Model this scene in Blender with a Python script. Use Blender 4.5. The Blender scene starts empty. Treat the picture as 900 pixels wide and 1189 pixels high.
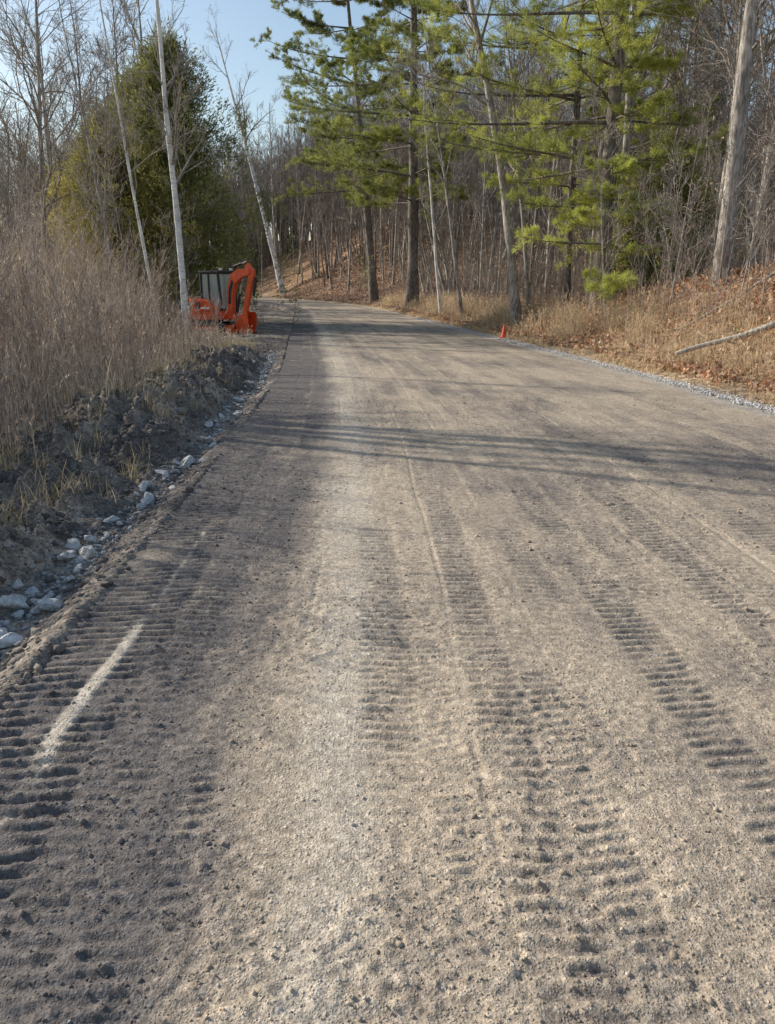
import bpy, bmesh, math
import numpy as np
from mathutils import Vector, Matrix, Euler
scene=bpy.context.scene
COL=scene.collection
R0=np.random.default_rng(7)
# ------------------------------------------------------------ helpers
def sstep(a,b,x):
    t=np.clip((x-a)/(b-a),0,1); return t*t*(3-2*t)
def hsh(i,j,s):
    n=(i.astype(np.int64)*374761393+j.astype(np.int64)*668265263+s*974634777)&0x7fffffff
    n=((n^(n>>13))*1274126177)&0x7fffffff
    n=(n^(n>>16))&0xffffff
    return n/float(0xffffff)
def vn(x,y,s=0):
    xi=np.floor(x);yi=np.floor(y);fx=x-xi;fy=y-yi
    fx=fx*fx*(3-2*fx);fy=fy*fy*(3-2*fy)
    a=hsh(xi,yi,s);b=hsh(xi+1,yi,s);c_=hsh(xi,yi+1,s);d=hsh(xi+1,yi+1,s)
    return (a*(1-fx)+b*fx)*(1-fy)+(c_*(1-fx)+d*fx)*fy
def fbm(x,y,s=0,o=4,g=.5):
    t=0;a=1;w=0
    for k in range(o):
        ca,sa=math.cos(.6*k),math.sin(.6*k)
        t=t+a*vn((x*ca-y*sa)*2**k+k*17.3,(x*sa+y*ca)*2**k-k*9.1,s+k);w+=a;a*=g
    return t/w
def cen(Y):
    Y=np.asarray(Y,float)
    return -.0027*np.clip(Y,0,20)**2-.108*np.maximum(Y-20,0)-.0050*(np.clip(Y,55,118)-55)**2
SL,SR=-1.90,5.75
def G(s,Y):
    """terrain height, s = sideways distance from the track line"""
    s=np.asarray(s,float);Y=np.asarray(Y,float)
    z=.012*np.maximum(Y-55,0)
    left=sstep(-3.2,-5,s)
    z=z-.10*left+.18*(fbm(s*.3,Y*.3,5,3)-.5)*sstep(-3,-6,s)
    bh=2.2-1.3*sstep(17,34,Y)
    z=z+bh*sstep(6.2,10.8,s)+.04*sstep(5.7,6.2,s)+.35*(fbm(s*.6,Y*.6,9,3)-.5)*sstep(6.2,8,s)
    hill=np.maximum(sstep(6.3,26,s)*sstep(58,102,Y),.95*sstep(112,150,Y))*8.5
    z=z+hill+np.maximum(s-14,0)*.06*sstep(70,20,Y)+2.2*sstep(-12,-35,s)*sstep(40,100,Y)
    return z
def GX(X,Y): return float(G(X-cen(Y),Y))

def mesh_from(name,chunks,mats,smooth=False,cols=None):
    V=[];L=[];S=[];M=[];off=0;ls=0
    for (v,f,mi) in chunks:
        V.append(v);L.append((f+off).ravel());m,k=f.shape
        S.append(ls+np.arange(m)*k);ls+=m*k;off+=len(v);M.append(np.full(m,mi))
    V=np.concatenate(V);L=np.concatenate(L);S=np.concatenate(S);M=np.concatenate(M)
    me=bpy.data.meshes.new(name)
    me.vertices.add(len(V));me.vertices.foreach_set('co',V.astype(np.float32).ravel())
    me.loops.add(len(L));me.loops.foreach_set('vertex_index',L.astype(np.int32))
    me.polygons.add(len(S));me.polygons.foreach_set('loop_start',S.astype(np.int32))
    me.polygons.foreach_set('material_index',M.astype(np.int32))
    if smooth: me.polygons.foreach_set('use_smooth',np.ones(len(S),bool))
    if cols is not None:
        a=me.color_attributes.new('col','FLOAT_COLOR','POINT')
        c4=np.ones((len(V),4),np.float32);c4[:,:3]=cols
        a.data.foreach_set('color',c4.ravel())
    for m in mats: me.materials.append(m)
    me.update(calc_edges=True)
    return me
def obj(name,me,parent=None,loc=(0,0,0),rot=(0,0,0)):
    o=bpy.data.objects.new(name,me);COL.objects.link(o)
    o.location=loc;o.rotation_euler=rot
    if parent: o.parent=parent
    return o
def nrm(v): return v/np.maximum(np.linalg.norm(v,axis=-1,keepdims=True),1e-9)
def tubes(P,R,S):
    N,K,_=P.shape
    T=np.gradient(P,axis=1);T=nrm(T)
    m=nrm(P[:,-1]-P[:,0])
    ref=np.where(np.abs(m[:,2:3])>.8,np.array([[1.,0,0]]),np.array([[0,0,1.]]))[:,None,:]
    A=nrm(np.cross(T,np.broadcast_to(ref,T.shape)));B=np.cross(T,A)
    an=np.arange(S)*2*np.pi/S
    ring=P[:,:,None,:]+R[:,:,None,None]*(np.cos(an)[None,None,:,None]*A[:,:,None,:]+np.sin(an)[None,None,:,None]*B[:,:,None,:])
    v=ring.reshape(-1,3)
    n,k,s=np.meshgrid(np.arange(N),np.arange(K-1),np.arange(S),indexing='ij')
    b=(n*K+k)*S;s2=(s+1)%S
    f=np.stack([b+s,b+s2,b+S+s2,b+S+s],-1).reshape(-1,4)
    return v,f
def ribbons(P,W,side):
    N,K,_=P.shape
    v=np.stack([P-side[:,None,:]*W[:,:,None],P+side[:,None,:]*W[:,:,None]],2).reshape(-1,3)
    n,k=np.meshgrid(np.arange(N),np.arange(K-1),indexing='ij')
    b=(n*K+k)*2
    f=np.stack([b,b+1,b+3,b+2],-1).reshape(-1,4)
    return v,f
def blades(base,d,L,W,rng):
    n=len(base);sd=nrm(np.cross(d,rng.normal(size=(n,3))))
    mid=base+d*(L*.5)[:,None]
    v=np.stack([base,mid+sd*W[:,None],base+d*L[:,None],mid-sd*W[:,None]],1).reshape(-1,3)
    f=np.arange(n*4).reshape(-1,4)
    return v,f
def level(rng,P,R,n,t0,lenf,ang,up,K,rf,flat=0.,jit=.12,t1=.98,curl=.05):
    N,Kp,_=P.shape
    idx=np.repeat(np.arange(N),n);M=len(idx)
    t=rng.uniform(t0,t1,M);f=t*(Kp-1);i=np.minimum(f.astype(int),Kp-2);w=(f-i)[:,None]
    pos=P[idx,i]*(1-w)+P[idx,i+1]*w;tan=nrm(P[idx,i+1]-P[idx,i])
    rad=R[idx,i]*(1-w[:,0])+R[idx,i+1]*w[:,0]
    pl=np.linalg.norm(np.diff(P,axis=1),axis=2).sum(1)[idx]
    rv=rng.normal(size=(M,3));rv[:,2]*=(1-flat)
    pe=nrm(rv-(rv*tan).sum(1,keepdims=True)*tan)
    a=rng.normal(ang,.18,M)[:,None]
    d=tan*np.cos(a)+pe*np.sin(a);d[:,2]+=up;d=nrm(d)
    L=pl*lenf*(1-.55*t)*rng.uniform(.55,1.25,M)
    Q=np.zeros((M,K,3));Q[:,0]=pos
    for k in range(1,K):
        d=d+rng.normal(size=(M,3))*jit;d[:,2]+=curl;d=nrm(d)
        Q[:,k]=Q[:,k-1]+d*(L/(K-1))[:,None]
    r=np.maximum(rad*rf,.004)[:,None]*np.linspace(1,.3,K)[None,:]
    return Q,np.maximum(r,.0035)
# ------------------------------------------------------------ materials
def newmat(name):
    m=bpy.data.materials.new(name);m.use_nodes=True;nt=m.node_tree
    return m,nt,nt.nodes['Principled BSDF'],nt.nodes['Material Output']
def N_(nt,t,**k):
    n=nt.nodes.new(t)
    for a,b in k.items(): setattr(n,a,b)
    return n
def mat_col(name,fine=60.,amt=.35,bump=.4,bdist=.01,rough=.95,transl=0.,spec=.2,pebble=0.):
    m,nt,b,o=newmat(name)
    at=N_(nt,'ShaderNodeAttribute',attribute_name='col')
    tc=N_(nt,'ShaderNodeTexCoord')
    nz=N_(nt,'ShaderNodeTexNoise');nz.inputs['Scale'].default_value=fine;nz.inputs['Detail'].default_value=5
    nt.links.new(tc.outputs['Object'],nz.inputs['Vector'])
    mr=N_(nt,'ShaderNodeMapRange');mr.inputs[1].default_value=.3;mr.inputs[2].default_value=.7
    mr.inputs[3].default_value=1-amt;mr.inputs[4].default_value=1+amt
    nt.links.new(nz.outputs['Fac'],mr.inputs[0])
    mx=N_(nt,'ShaderNodeVectorMath',operation='SCALE')
    nt.links.new(at.outputs['Color'],mx.inputs[0]);nt.links.new(mr.outputs[0],mx.inputs['Scale'])
    src=mx.outputs[0];hgt=nz.outputs['Fac']
    if pebble>0:
        tot=None
        for sc,am in ((pebble,1.0),(pebble*.42,1.3)):
            vo=N_(nt,'ShaderNodeTexVoronoi');vo.inputs['Scale'].default_value=sc;vo.inputs['Randomness'].default_value=1
            nt.links.new(tc.outputs['Object'],vo.inputs['Vector'])
            m1=N_(nt,'ShaderNodeMapRange');m1.inputs[1].default_value=.0;m1.inputs[2].default_value=.45;m1.inputs[3].default_value=am;m1.inputs[4].default_value=0
            nt.links.new(vo.outputs['Distance'],m1.inputs[0])
            sep=N_(nt,'ShaderNodeSeparateColor');nt.links.new(vo.outputs['Color'],sep.inputs[0])
            gt=N_(nt,'ShaderNodeMath',operation='POWER');gt.inputs[1].default_value=2.2;nt.links.new(sep.outputs[0],gt.inputs[0])
            mu=N_(nt,'ShaderNodeMath',operation='MULTIPLY');nt.links.new(m1.outputs[0],mu.inputs[0]);nt.links.new(gt.outputs[0],mu.inputs[1])
            if tot is None: tot=mu.outputs[0]
            else:
                ad=N_(nt,'ShaderNodeMath',operation='ADD');nt.links.new(tot,ad.inputs[0]);nt.links.new(mu.outputs[0],ad.inputs[1]);tot=ad.outputs[0]
            m2=N_(nt,'ShaderNodeMapRange');m2.inputs[3].default_value=.80;m2.inputs[4].default_value=1.20;nt.links.new(sep.outputs[1],m2.inputs[0])
            s2=N_(nt,'ShaderNodeVectorMath',operation='SCALE');nt.links.new(src,s2.inputs[0]);nt.links.new(m2.outputs[0],s2.inputs['Scale']);src=s2.outputs[0]
        ad=N_(nt,'ShaderNodeMath',operation='ADD');nt.links.new(tot,ad.inputs[0]);nt.links.new(hgt,ad.inputs[1]);hgt=ad.outputs[0]
    nt.links.new(src,b.inputs['Base Color'])
    b.inputs['Roughness'].default_value=rough;b.inputs['Specular IOR Level'].default_value=spec
    if bump>0:
        bp=N_(nt,'ShaderNodeBump');bp.inputs['Strength'].default_value=bump;bp.inputs['Distance'].default_value=bdist
        nt.links.new(hgt,bp.inputs['Height']);nt.links.new(bp.outputs[0],b.inputs['Normal'])
    if transl>0:
        tr=N_(nt,'ShaderNodeBsdfTranslucent');nt.links.new(src,tr.inputs['Color'])
        ms=N_(nt,'ShaderNodeMixShader');ms.inputs[0].default_value=transl
        nt.links.new(b.outputs[0],ms.inputs[1]);nt.links.new(tr.outputs[0],ms.inputs[2]);nt.links.new(ms.outputs[0],o.inputs['Surface'])
    return m
def mat_bark(name,c1,c2,scale=(6,6,1.2),bump=.6,birch=False):
    m,nt,b,o=newmat(name)
    tc=N_(nt,'ShaderNodeTexCoord');mp=N_(nt,'ShaderNodeMapping');mp.inputs['Scale'].default_value=scale
    nt.links.new(tc.outputs['Object'],mp.inputs[0])
    nz=N_(nt,'ShaderNodeTexNoise');nz.inputs['Scale'].default_value=3;nz.inputs['Detail'].default_value=6;nz.inputs['Roughness'].default_value=.7
    nt.links.new(mp.outputs[0],nz.inputs['Vector'])
    cr=N_(nt,'ShaderNodeValToRGB');cr.color_ramp.elements[0].color=(*c1,1);cr.color_ramp.elements[1].color=(*c2,1)
    cr.color_ramp.elements[0].position=.40 if not birch else .33;cr.color_ramp.elements[1].position=.60 if not birch else .43
    nt.links.new(nz.outputs['Fac'],cr.inputs[0])
    n2=N_(nt,'ShaderNodeTexNoise');n2.inputs['Scale'].default_value=1.6;n2.inputs['Detail'].default_value=4;nt.links.new(tc.outputs['Object'],n2.inputs['Vector'])
    mr=N_(nt,'ShaderNodeMapRange');mr.inputs[1].default_value=.35;mr.inputs[2].default_value=.65;mr.inputs[3].default_value=.68;mr.inputs[4].default_value=1.2
    nt.links.new(n2.outputs['Fac'],mr.inputs[0])
    sc=N_(nt,'ShaderNodeVectorMath',operation='SCALE');nt.links.new(cr.outputs[0],sc.inputs[0]);nt.links.new(mr.outputs[0],sc.inputs['Scale'])
    nt.links.new(sc.outputs[0],b.inputs['Base Color'])
    b.inputs['Roughness'].default_value=.9;b.inputs['Specular IOR Level'].default_value=.15
    bp=N_(nt,'ShaderNodeBump');bp.inputs['Strength'].default_value=bump;bp.inputs['Distance'].default_value=.03
    nt.links.new(nz.outputs['Fac'],bp.inputs['Height']);nt.links.new(bp.outputs[0],b.inputs['Normal'])
    return m
def mat_plain(name,c,rough=.5,metal=0.,amt=.25,scale=9,bump=0):
    m,nt,b,o=newmat(name)
    tc=N_(nt,'ShaderNodeTexCoord');nz=N_(nt,'ShaderNodeTexNoise');nz.inputs['Scale'].default_value=scale;nz.inputs['Detail'].default_value=6
    nt.links.new(tc.outputs['Object'],nz.inputs['Vector'])
    cr=N_(nt,'ShaderNodeValToRGB');cr.color_ramp.elements[0].color=(*[x*(1-amt) for x in c],1);cr.color_ramp.elements[1].color=(*[min(1,x*(1+amt*.6)) for x in c],1)
    cr.color_ramp.elements[0].position=.35;cr.color_ramp.elements[1].position=.65
    nt.links.new(nz.outputs['Fac'],cr.inputs[0]);nt.links.new(cr.outputs[0],b.inputs['Base Color'])
    b.inputs['Roughness'].default_value=rough;b.inputs['Metallic'].default_value=metal
    if bump:
        bp=N_(nt,'ShaderNodeBump');bp.inputs['Strength'].default_value=bump;bp.inputs['Distance'].default_value=.1
        nt.links.new(nz.outputs['Fac'],bp.inputs['Height']);nt.links.new(bp.outputs[0],b.inputs['Normal'])
    return m
M_road=mat_col('road_soil',130,.25,.85,.006,pebble=120)
M_spoil=mat_col('spoil_soil',60,.35,.9,.02,pebble=45)
M_ground=mat_col('ground_litter',9,.45,.9,.08,pebble=9)
M_clod=mat_col('clods',40,.25,.5,.01)
M_leaf=mat_col('needles',3,.25,0,.01,.6,.45,.3)
M_cedar=mat_col('cedar_foliage',1.2,.35,0,.01,.7,.4,.2)
M_grass=mat_col('dry_grass',2,.2,0,.01,.8,.45,.2)
M_litter=mat_col('leaf_litter',5,.2,0,.01,.75,.25,.3)
M_bark=mat_bark('grey_bark',(.21,.185,.16),(.56,.505,.44),bump=.9)
M_barkd=mat_bark('dark_bark',(.09,.077,.066),(.30,.255,.22),bump=.9)
M_birch=mat_bark('birch_bark',(.16,.15,.14),(.82,.79,.74),(1.5,1.5,7),.3,True)
M_twig=mat_bark('twig_bark',(.23,.20,.17),(.48,.42,.365))
M_twigd=mat_bark('dark_twig_bark',(.17,.145,.125),(.36,.305,.265))
M_redtwig=mat_bark('red_twig_bark',(.30,.215,.17),(.66,.54,.44))
M_stone=mat_plain('grey_stone',(.64,.63,.60),.85,0,.3,3,.5)
M_log=mat_bark('log_bark',(.28,.235,.185),(.64,.56,.46))
# ------------------------------------------------------------ road
rows=[-5+.1*i for i in range(58)];y=.8
while y<118:
    rows.append(y);y+=max(.007,y*.0030) if y<12 else y*.0030+(y-12)*.004
rows=np.array(rows)
cols=np.concatenate([np.arange(SL,2.4,.011),np.arange(2.4,SR+.02,.024)])
SS,YY=np.meshgrid(cols,rows)
DY=np.gradient(rows)[:,None]*np.ones_like(SS)
def band(s,c,hw,soft=.05): return sstep(c-hw-soft,c-hw+soft,s)*(1-sstep(c+hw-soft,c+hw+soft,s))
z=G(SS,YY)
z=z-.004*(SS-2)**2*.5
z+= .03*(fbm(SS*1.1,YY*.5,20,3)-.5)
soilS=fbm(SS*2.2,YY*.45,30,4)
patch=fbm(SS*1.0,YY*.6,40,4)
loose=sstep(.38,.62,fbm(SS*1.6,YY*.8,50,3)+.08*sstep(-.2,-.6,SS))
def nz(fr,s,o=2):
    fade=np.clip(1.4-DY*fr*1.6,0,1)
    return (fbm(SS*fr,YY*fr,s,o)-.5)*fade
n1=nz(7,61,3);n2=nz(24,62,3);n3=nz(52,63,2)
h=.012*n1+.008*n2*(.35+loose)+.008*n3*(.4+loose)
h+=.010*np.maximum(n2-.10,0)*(.2+loose)+.018*np.maximum(n3-.14,0)*(.2+loose)
# track lanes: offset, half width, bar pitch, strength, coverage threshold
lanes=[(-1.36,.30,.070,1.35,.22),(-.96,.13,.064,1.0,.34),(-.68,.10,.060,.8,.38),(.02,.115,.064,.95,.32),(.22,.05,.056,.5,.42),(.48,.10,.066,1.0,.34),(.66,.07,.058,.65,.38),(.92,.09,.062,.7,.38),
       (1.25,.11,.064,.9,.34),(1.48,.08,.058,.65,.38),(1.86,.12,.066,.9,.34),(2.15,.10,.062,.65,.38),(2.62,.13,.068,.9,.35),(3.0,.10,.064,.6,.4),(3.35,.13,.068,.8,.38),(3.8,.10,.066,.65,.40),(4.3,.15,.070,.8,.38)]
tread=np.zeros_like(SS);darkl=np.zeros_like(SS)
for i,(c0,hw,p,am,th) in enumerate(lanes):
    wob=.06*(vn(YY*.35,YY*0+i,70+i)-.5)+.035*(fbm(SS*6,YY*6,170+i,2)-.5)
    b=band(SS+wob,c0,hw,.025)
    fd=sstep(th-.08,th+.12,fbm(SS*1.1+i*9,YY*.9,80+i,3))
    ph=2*np.pi*(YY+.10*(SS-c0)*(1 if i%2 else -1))/p+2.4*(fbm(SS*2.2,YY*1.5,90+i,2)-.5)+1.2*(fbm(SS*14,YY*8,190+i,2)-.5)
    r=np.tanh(2.4*np.sin(ph))
    al=np.clip(1.5-DY/p*2.1,0,1)
    br=.30+.80*sstep(.24,.60,fbm(SS*12,YY*12,95+i,2))
    tread+= b*fd*am*(-.0038+.0066*r*al*br)
    darkl=np.maximum(darkl,b*fd*am*(.38-.36*r*al*br))  # darker lane soil, plus shade between the bars put into the colour
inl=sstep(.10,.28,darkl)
z=z+h*(1-.35*inl)+tread
for (c0,w,d) in [(.335,.010,.007),(-.36,.016,.005),(.74,.016,.003),(1.14,.018,.004),(1.66,.02,.004),(2.3,.02,.005),(2.85,.03,.005),(3.9,.03,.006)]:
    x=(SS+.09*(fbm(YY*.5,YY*0+c0*7,101,2)-.5)-c0)/w
    gm=sstep(.42,.66,fbm(YY*.8,YY*0+c0*3,111,2)) if c0!=.335 else .25+.6*sstep(.35,.6,vn(YY*1.4,YY*0,5))
    z+= gm*(-d*np.exp(-x*x)+d*.6*np.exp(-(x-1.8)**2)*(.3+n2*2))
strw=.6+.8*fbm(YY*4,SS*6,18,3)
streak=band(SS,-1.22+.03*(vn(YY*1.5,YY*0,6)-.5),.034*strw,.018)*sstep(2.25,2.6,YY)*sstep(3.75,3.3,YY)
streak2=band(SS,-1.20,.012,.008)*sstep(1.5,1.7,YY)*sstep(5.6,5.0,YY)*(vn(YY*3,YY*0,3)>.3)*sstep(.2,.5,vn(SS*30,YY*14,19))
z=z-(tread+h*.7)*streak+.004*streak
tanc=np.array([.470,.383,.285]);pale=np.array([.60,.525,.42]);dark=np.array([.165,.145,.132])
tn=.82+.9*(soilS-.5)+.8*(patch-.5)
tn=tn-.60*sstep(-.26,-.60,SS+.24*(patch-.5))
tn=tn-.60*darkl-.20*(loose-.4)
tn-=.9*np.clip(-n2,0,.4)+.5*np.clip(-n3,0,.4)  # crevice shade painted in: low spots of the relief noise get darker soil
tn+=.50*(fbm(SS*6,YY*4,47,3)-.5)+.35*(fbm(SS*16,YY*3,49,2)-.5)
tn=np.clip(tn,0,1.05)
pl=np.exp(-np.abs((SS+.20+.14*(fbm(YY*.6,YY*0,12,3)-.5))/(.11+.016*YY.clip(0,12)))**2.4)*(.30+1.5*(fbm(SS*4.5,YY*1.6,44,4)-.3))
pl=np.clip(pl,0,1)*sstep(60,25,YY)*(1-.7*darkl)
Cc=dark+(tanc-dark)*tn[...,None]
Cc=Cc+(pale-Cc)*np.clip(pl*.85+streak*.85+streak2*.5,0,1)[...,None]
eg=sstep(5.15,5.55,SS+.2*(patch-.5))[...,None]*.7
Cc=Cc+(np.array([.50,.48,.44])-Cc)*eg*(.3+.8*vn(SS*20,YY*20,3)[...,None])
em=sstep(-1.45,-1.80,SS+.3*(patch-.5))[...,None]*.6
Cc=Cc+(np.array([.15,.13,.117])-Cc)*em
Cc=Cc*(.82+.36*vn(SS*45,YY*45,4))[...,None]
edgew=.30*(fbm(YY*1.9,YY*0,8,4)-.5)+.10*(fbm(SS*5,YY*5,14,2)-.5)
z-= .16*sstep(-1.60,-1.86,SS+edgew)+.03*sstep(5.62,5.76,SS)
z-= .22*sstep(-1.80,-1.90,SS)
XX=SS+cen(YY)
def grid_faces(nr,nc):
    r,c=np.meshgrid(np.arange(nr-1),np.arange(nc-1),indexing='ij')
    a=r*nc+c
    return np.stack([a,a+1,a+nc+1,a+nc],-1).reshape(-1,4)
V=np.stack([XX,YY,z+.004],-1).reshape(-1,3)
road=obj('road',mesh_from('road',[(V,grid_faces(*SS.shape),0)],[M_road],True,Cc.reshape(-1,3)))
road['kind']='structure'
def sample_road(s,Y):
    ci=np.clip(np.searchsorted(cols,s),1,len(cols)-1);ri=np.clip(np.searchsorted(rows,Y),1,len(rows)-1)
    return z[ri,ci],Cc[ri,ci],(loose*(1-.65*inl))[ri,ci]
# ------------------------------------------------------------ ditch and spoil bank
rows2=[-4+.15*i for i in range(33)];y=.95
while y<60:
    rows2.append(y);y+=max(.014,y*.005)
rows2=np.array(rows2);cols2=np.arange(-4.3,-1.40,.018)
S2,Y2=np.meshgrid(cols2,rows2)
def wobs(Y): return .40*(fbm(Y*.6,Y*0,131,3)-.5)
def spoilH(s,Y):
    f=1-.92*sstep(15,24,Y)
    e=s+wobs(Y)*.7
    tr=-.10*sstep(-1.50,-1.80,e)
    md=(.26+.36*(fbm(s*.8,Y*.9,120,2)-.5)*2)*sstep(-1.92,-2.80,e)*(1-.6*sstep(-3.0,-3.8,e))
    n=.44*(fbm(s*2.1,Y*2.1,121,3)-.5)+.15*(fbm(s*18,Y*18,123,3)-.5)+.14*(fbm(s*8,Y*8,126,3)-.5)
    b1=1-np.abs(2*fbm(s*3.6,Y*3.6,124,3)-1)*2.4
    n=n-.10*b1
    am=sstep(-1.85,-2.4,e)*(1-.6*sstep(-3.4,-4.0,e))
    return G(s,Y)+(tr+md+.08*am+n*am)*f+.05*(fbm(s*12,Y*12,5,3)-.5)
Z2=spoilH(S2,Y2)
Z2=Z2-.12*sstep(-1.58,-1.42,S2)-.25*sstep(-4.1,-4.3,S2)
nn=fbm(S2*1.3,Y2*1.3,140,3)
C2=np.array([.16,.138,.12])+(np.array([.36,.30,.235])-np.array([.16,.138,.12]))*sstep(.42,.70,nn)[...,None]
C2=C2*(.6+.8*fbm(S2*12,Y2*12,141,2))[...,None]
V=np.stack([S2+cen(Y2),Y2,Z2],-1).reshape(-1,3)
sp=obj('dirt_bank',mesh_from('dirt_bank',[(V,grid_faces(*S2.shape),0)],[M_spoil],True,C2.reshape(-1,3)));sp['kind']='structure'
# ------------------------------------------------------------ ground
cg=np.concatenate([-np.geomspace(400,12,26),np.arange(-11.5,-3.9,.5),[-3.8,-1.5,0,2,4,5.5],np.arange(5.68,14,.12),np.geomspace(14.2,400,34)])
rg=np.concatenate([np.arange(-30,2,2),np.arange(2,40,.25),np.geomspace(40,180,90),np.geomspace(185,700,15)])
SG,YG=np.meshgrid(cg,rg)
ZG=G(SG,YG)-.30*(band(SG,.85,4.75,.02))*sstep(122,116,YG)
ZG+=(.14*(fbm(SG*2.5,YG*2.5,150,3)-.5))*sstep(6.0,6.8,SG)*sstep(60,40,YG)
cl=fbm(SG*.8,YG*.8,151,4)[...,None]
CG=np.array([.28,.20,.13])+(np.array([.46,.34,.22])-np.array([.28,.20,.13]))*sstep(.35,.65,cl)
red=sstep(7.0,9,SG)[...,None]*np.array([.86,.74,.68])+(1-sstep(7.0,9,SG)[...,None])
CG=CG*red
CG=np.where((SG<-3.5)[...,None],np.array([.30,.245,.19])*(.7+.6*cl),CG)
V=np.stack([SG+cen(YG),YG,ZG],-1).reshape(-1,3)
gr=obj('ground',mesh_from('ground',[(V,grid_faces(*SG.shape),0)],[M_ground],True,CG.reshape(-1,3)));gr['kind']='structure'
# ------------------------------------------------------------ stones
def stone_mesh(seed,mat=M_stone,name='rock'):
    r=np.random.default_rng(seed);bm=bmesh.new()
    pts=nrm(r.normal(size=(15,3)))*r.uniform(.75,1.05,(15,1))*np.array([1,r.uniform(.6,.85),r.uniform(.45,.7)])
    for p in pts: bm.verts.new(p)
    bmesh.ops.convex_hull(bm,input=bm.verts)
    bmesh.ops.bevel(bm,geom=list(bm.edges),offset=.05,segments=1,affect='EDGES')
    me=bpy.data.meshes.new(name);bm.to_mesh(me);bm.free();me.materials.append(mat);return me
SM=[stone_mesh(i) for i in range(8)]
r=np.random.default_rng(11)
for i in range(170):
    Y=2.6+ (i/170)**1.35*18+r.uniform(-.15,.15)
    if i>45 and r.random()<.45*abs(math.sin(Y*1.3)): continue
    s=-1.90-float(wobs(np.array([Y]))[0])*.7+r.normal(0,.085)
    sz=r.uniform(.035,.07) if r.random()<.6 else r.uniform(.075,.11)
    o=obj('rock',SM[i%8],None,(s+float(cen(Y)),Y,float(spoilH(np.array(s),np.array(Y)))+sz*.25),tuple(r.uniform(-.7,.7,2))+(r.uniform(0,6),))
    o.scale=(sz,sz*r.uniform(.8,1.1),sz)
    o['label']='angular pale grey stone lying in the roadside ditch';o['category']='rock';o['group']='grey stones lining the roadside ditch'
def scatter_clods(name,mat,pos,size,cols,seed):
    rr=np.random.default_rng(seed)
    t=(1+5**.5)/2
    iv=np.array([(-1,t,0),(1,t,0),(-1,-t,0),(1,-t,0),(0,-1,t),(0,1,t),(0,-1,-t),(0,1,-t),(t,0,-1),(t,0,1),(-t,0,-1),(-t,0,1)],float)/1.9
    fc=np.array([(0,11,5),(0,5,1),(0,1,7),(0,7,10),(0,10,11),(1,5,9),(5,11,4),(11,10,2),(10,7,6),(7,1,8),(3,9,4),(3,4,2),(3,2,6),(3,6,8),(3,8,9),(4,9,5),(2,4,11),(6,2,10),(8,6,7),(9,8,1)])
    n=len(pos)
    v=iv[None]*rr.uniform(.6,1.25,(n,12,1))*rr.uniform(.7,1.2,(n,1,3))
    a=rr.uniform(0,6.28,n);ca,sa=np.cos(a)[:,None],np.sin(a)[:,None]
    v=np.stack([v[...,0]*ca-v[...,1]*sa,v[...,0]*sa+v[...,1]*ca,v[...,2]*.75],-1)
    v=v*size[:,None,None]+pos[:,None,:]
    f=(fc[None]+(np.arange(n)*12)[:,None,None]).reshape(-1,3)
    o=obj(name,mesh_from(name,[(v.reshape(-1,3),f,0)],[mat],False,np.repeat(cols,12,axis=0)));o['kind']='stuff';return o
r=np.random.default_rng(12)
n=95000
Y=1.0+11*r.random(n)**1.7;s=r.uniform(SL+.15,4.8,n)
keep=(np.abs(s+cen(Y))<Y*.60+.4);Y=Y[keep];s=s[keep]
zz,cc,lo=sample_road(s,Y)
k2=r.random(len(s))<lo*.85+.08+.25*(fbm(s*5,Y*5,77,2)-.5)
Y=Y[k2];s=s[k2];zz=zz[k2];cc=cc[k2];m_=len(s)
sz=(.0016+.0040*r.random(m_)**3+(r.random(m_)<.015)*.006)*(1+.06*Y)
cc=cc*r.uniform(.75,1.25,m_)[:,None]
lt=r.random(m_)<.02;cc[lt]=np.array([.6,.57,.52])
scatter_clods('road_gravel',M_clod,np.stack([s+cen(Y),Y,zz+.004+sz*.2],1),sz,cc,1)
n=9000;Y=8+40*r.random(n)**1.6;s=5.66+r.normal(0,.10,n)
scatter_clods('shoulder_gravel',M_clod,np.stack([s+cen(Y),Y,G(s,Y)+.0],1),.008+.018*r.random(n)**2,np.array([.58,.56,.53])*r.uniform(.6,1.2,n)[:,None],2)
n=48000;Y=1.8+22*r.random(n)**1.6;s=-1.50-2.3*r.random(n)**.85
cm=fbm(s*2,Y*2,300,2);k=r.random(n)<sstep(.30,.55,cm)*sstep(-1.50,-1.95,s)+.15;Y=Y[k];s=s[k];n=len(s)
sz=.006+.030*r.random(n)**5+.008*r.random(n)
big=(r.random(n)<.02)&(s<-2.1);sz=np.where(big,r.uniform(.03,.075,n),sz)
zr,_,_=sample_road(s,Y);zc=np.maximum(spoilH(s,Y),np.where(s>-1.83,zr,-9))
scatter_clods('dirt_clods',M_clod,np.stack([s+cen(Y),Y,zc-sz*.2],1),sz,np.array([.20,.172,.148])*r.uniform(.5,1.45,n)[:,None],3)
n=2400;Y=2.4+20*r.random(n)**1.5
s=-1.90-wobs(Y)*.7+r.normal(0,.10,n)
scatter_clods('ditch_gravel',M_clod,np.stack([s+cen(Y),Y,spoilH(s,Y)+.003],1),.007+.02*r.random(n)**2,np.array([.42,.41,.39])*r.uniform(.4,1.2,n)[:,None],4)
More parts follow.
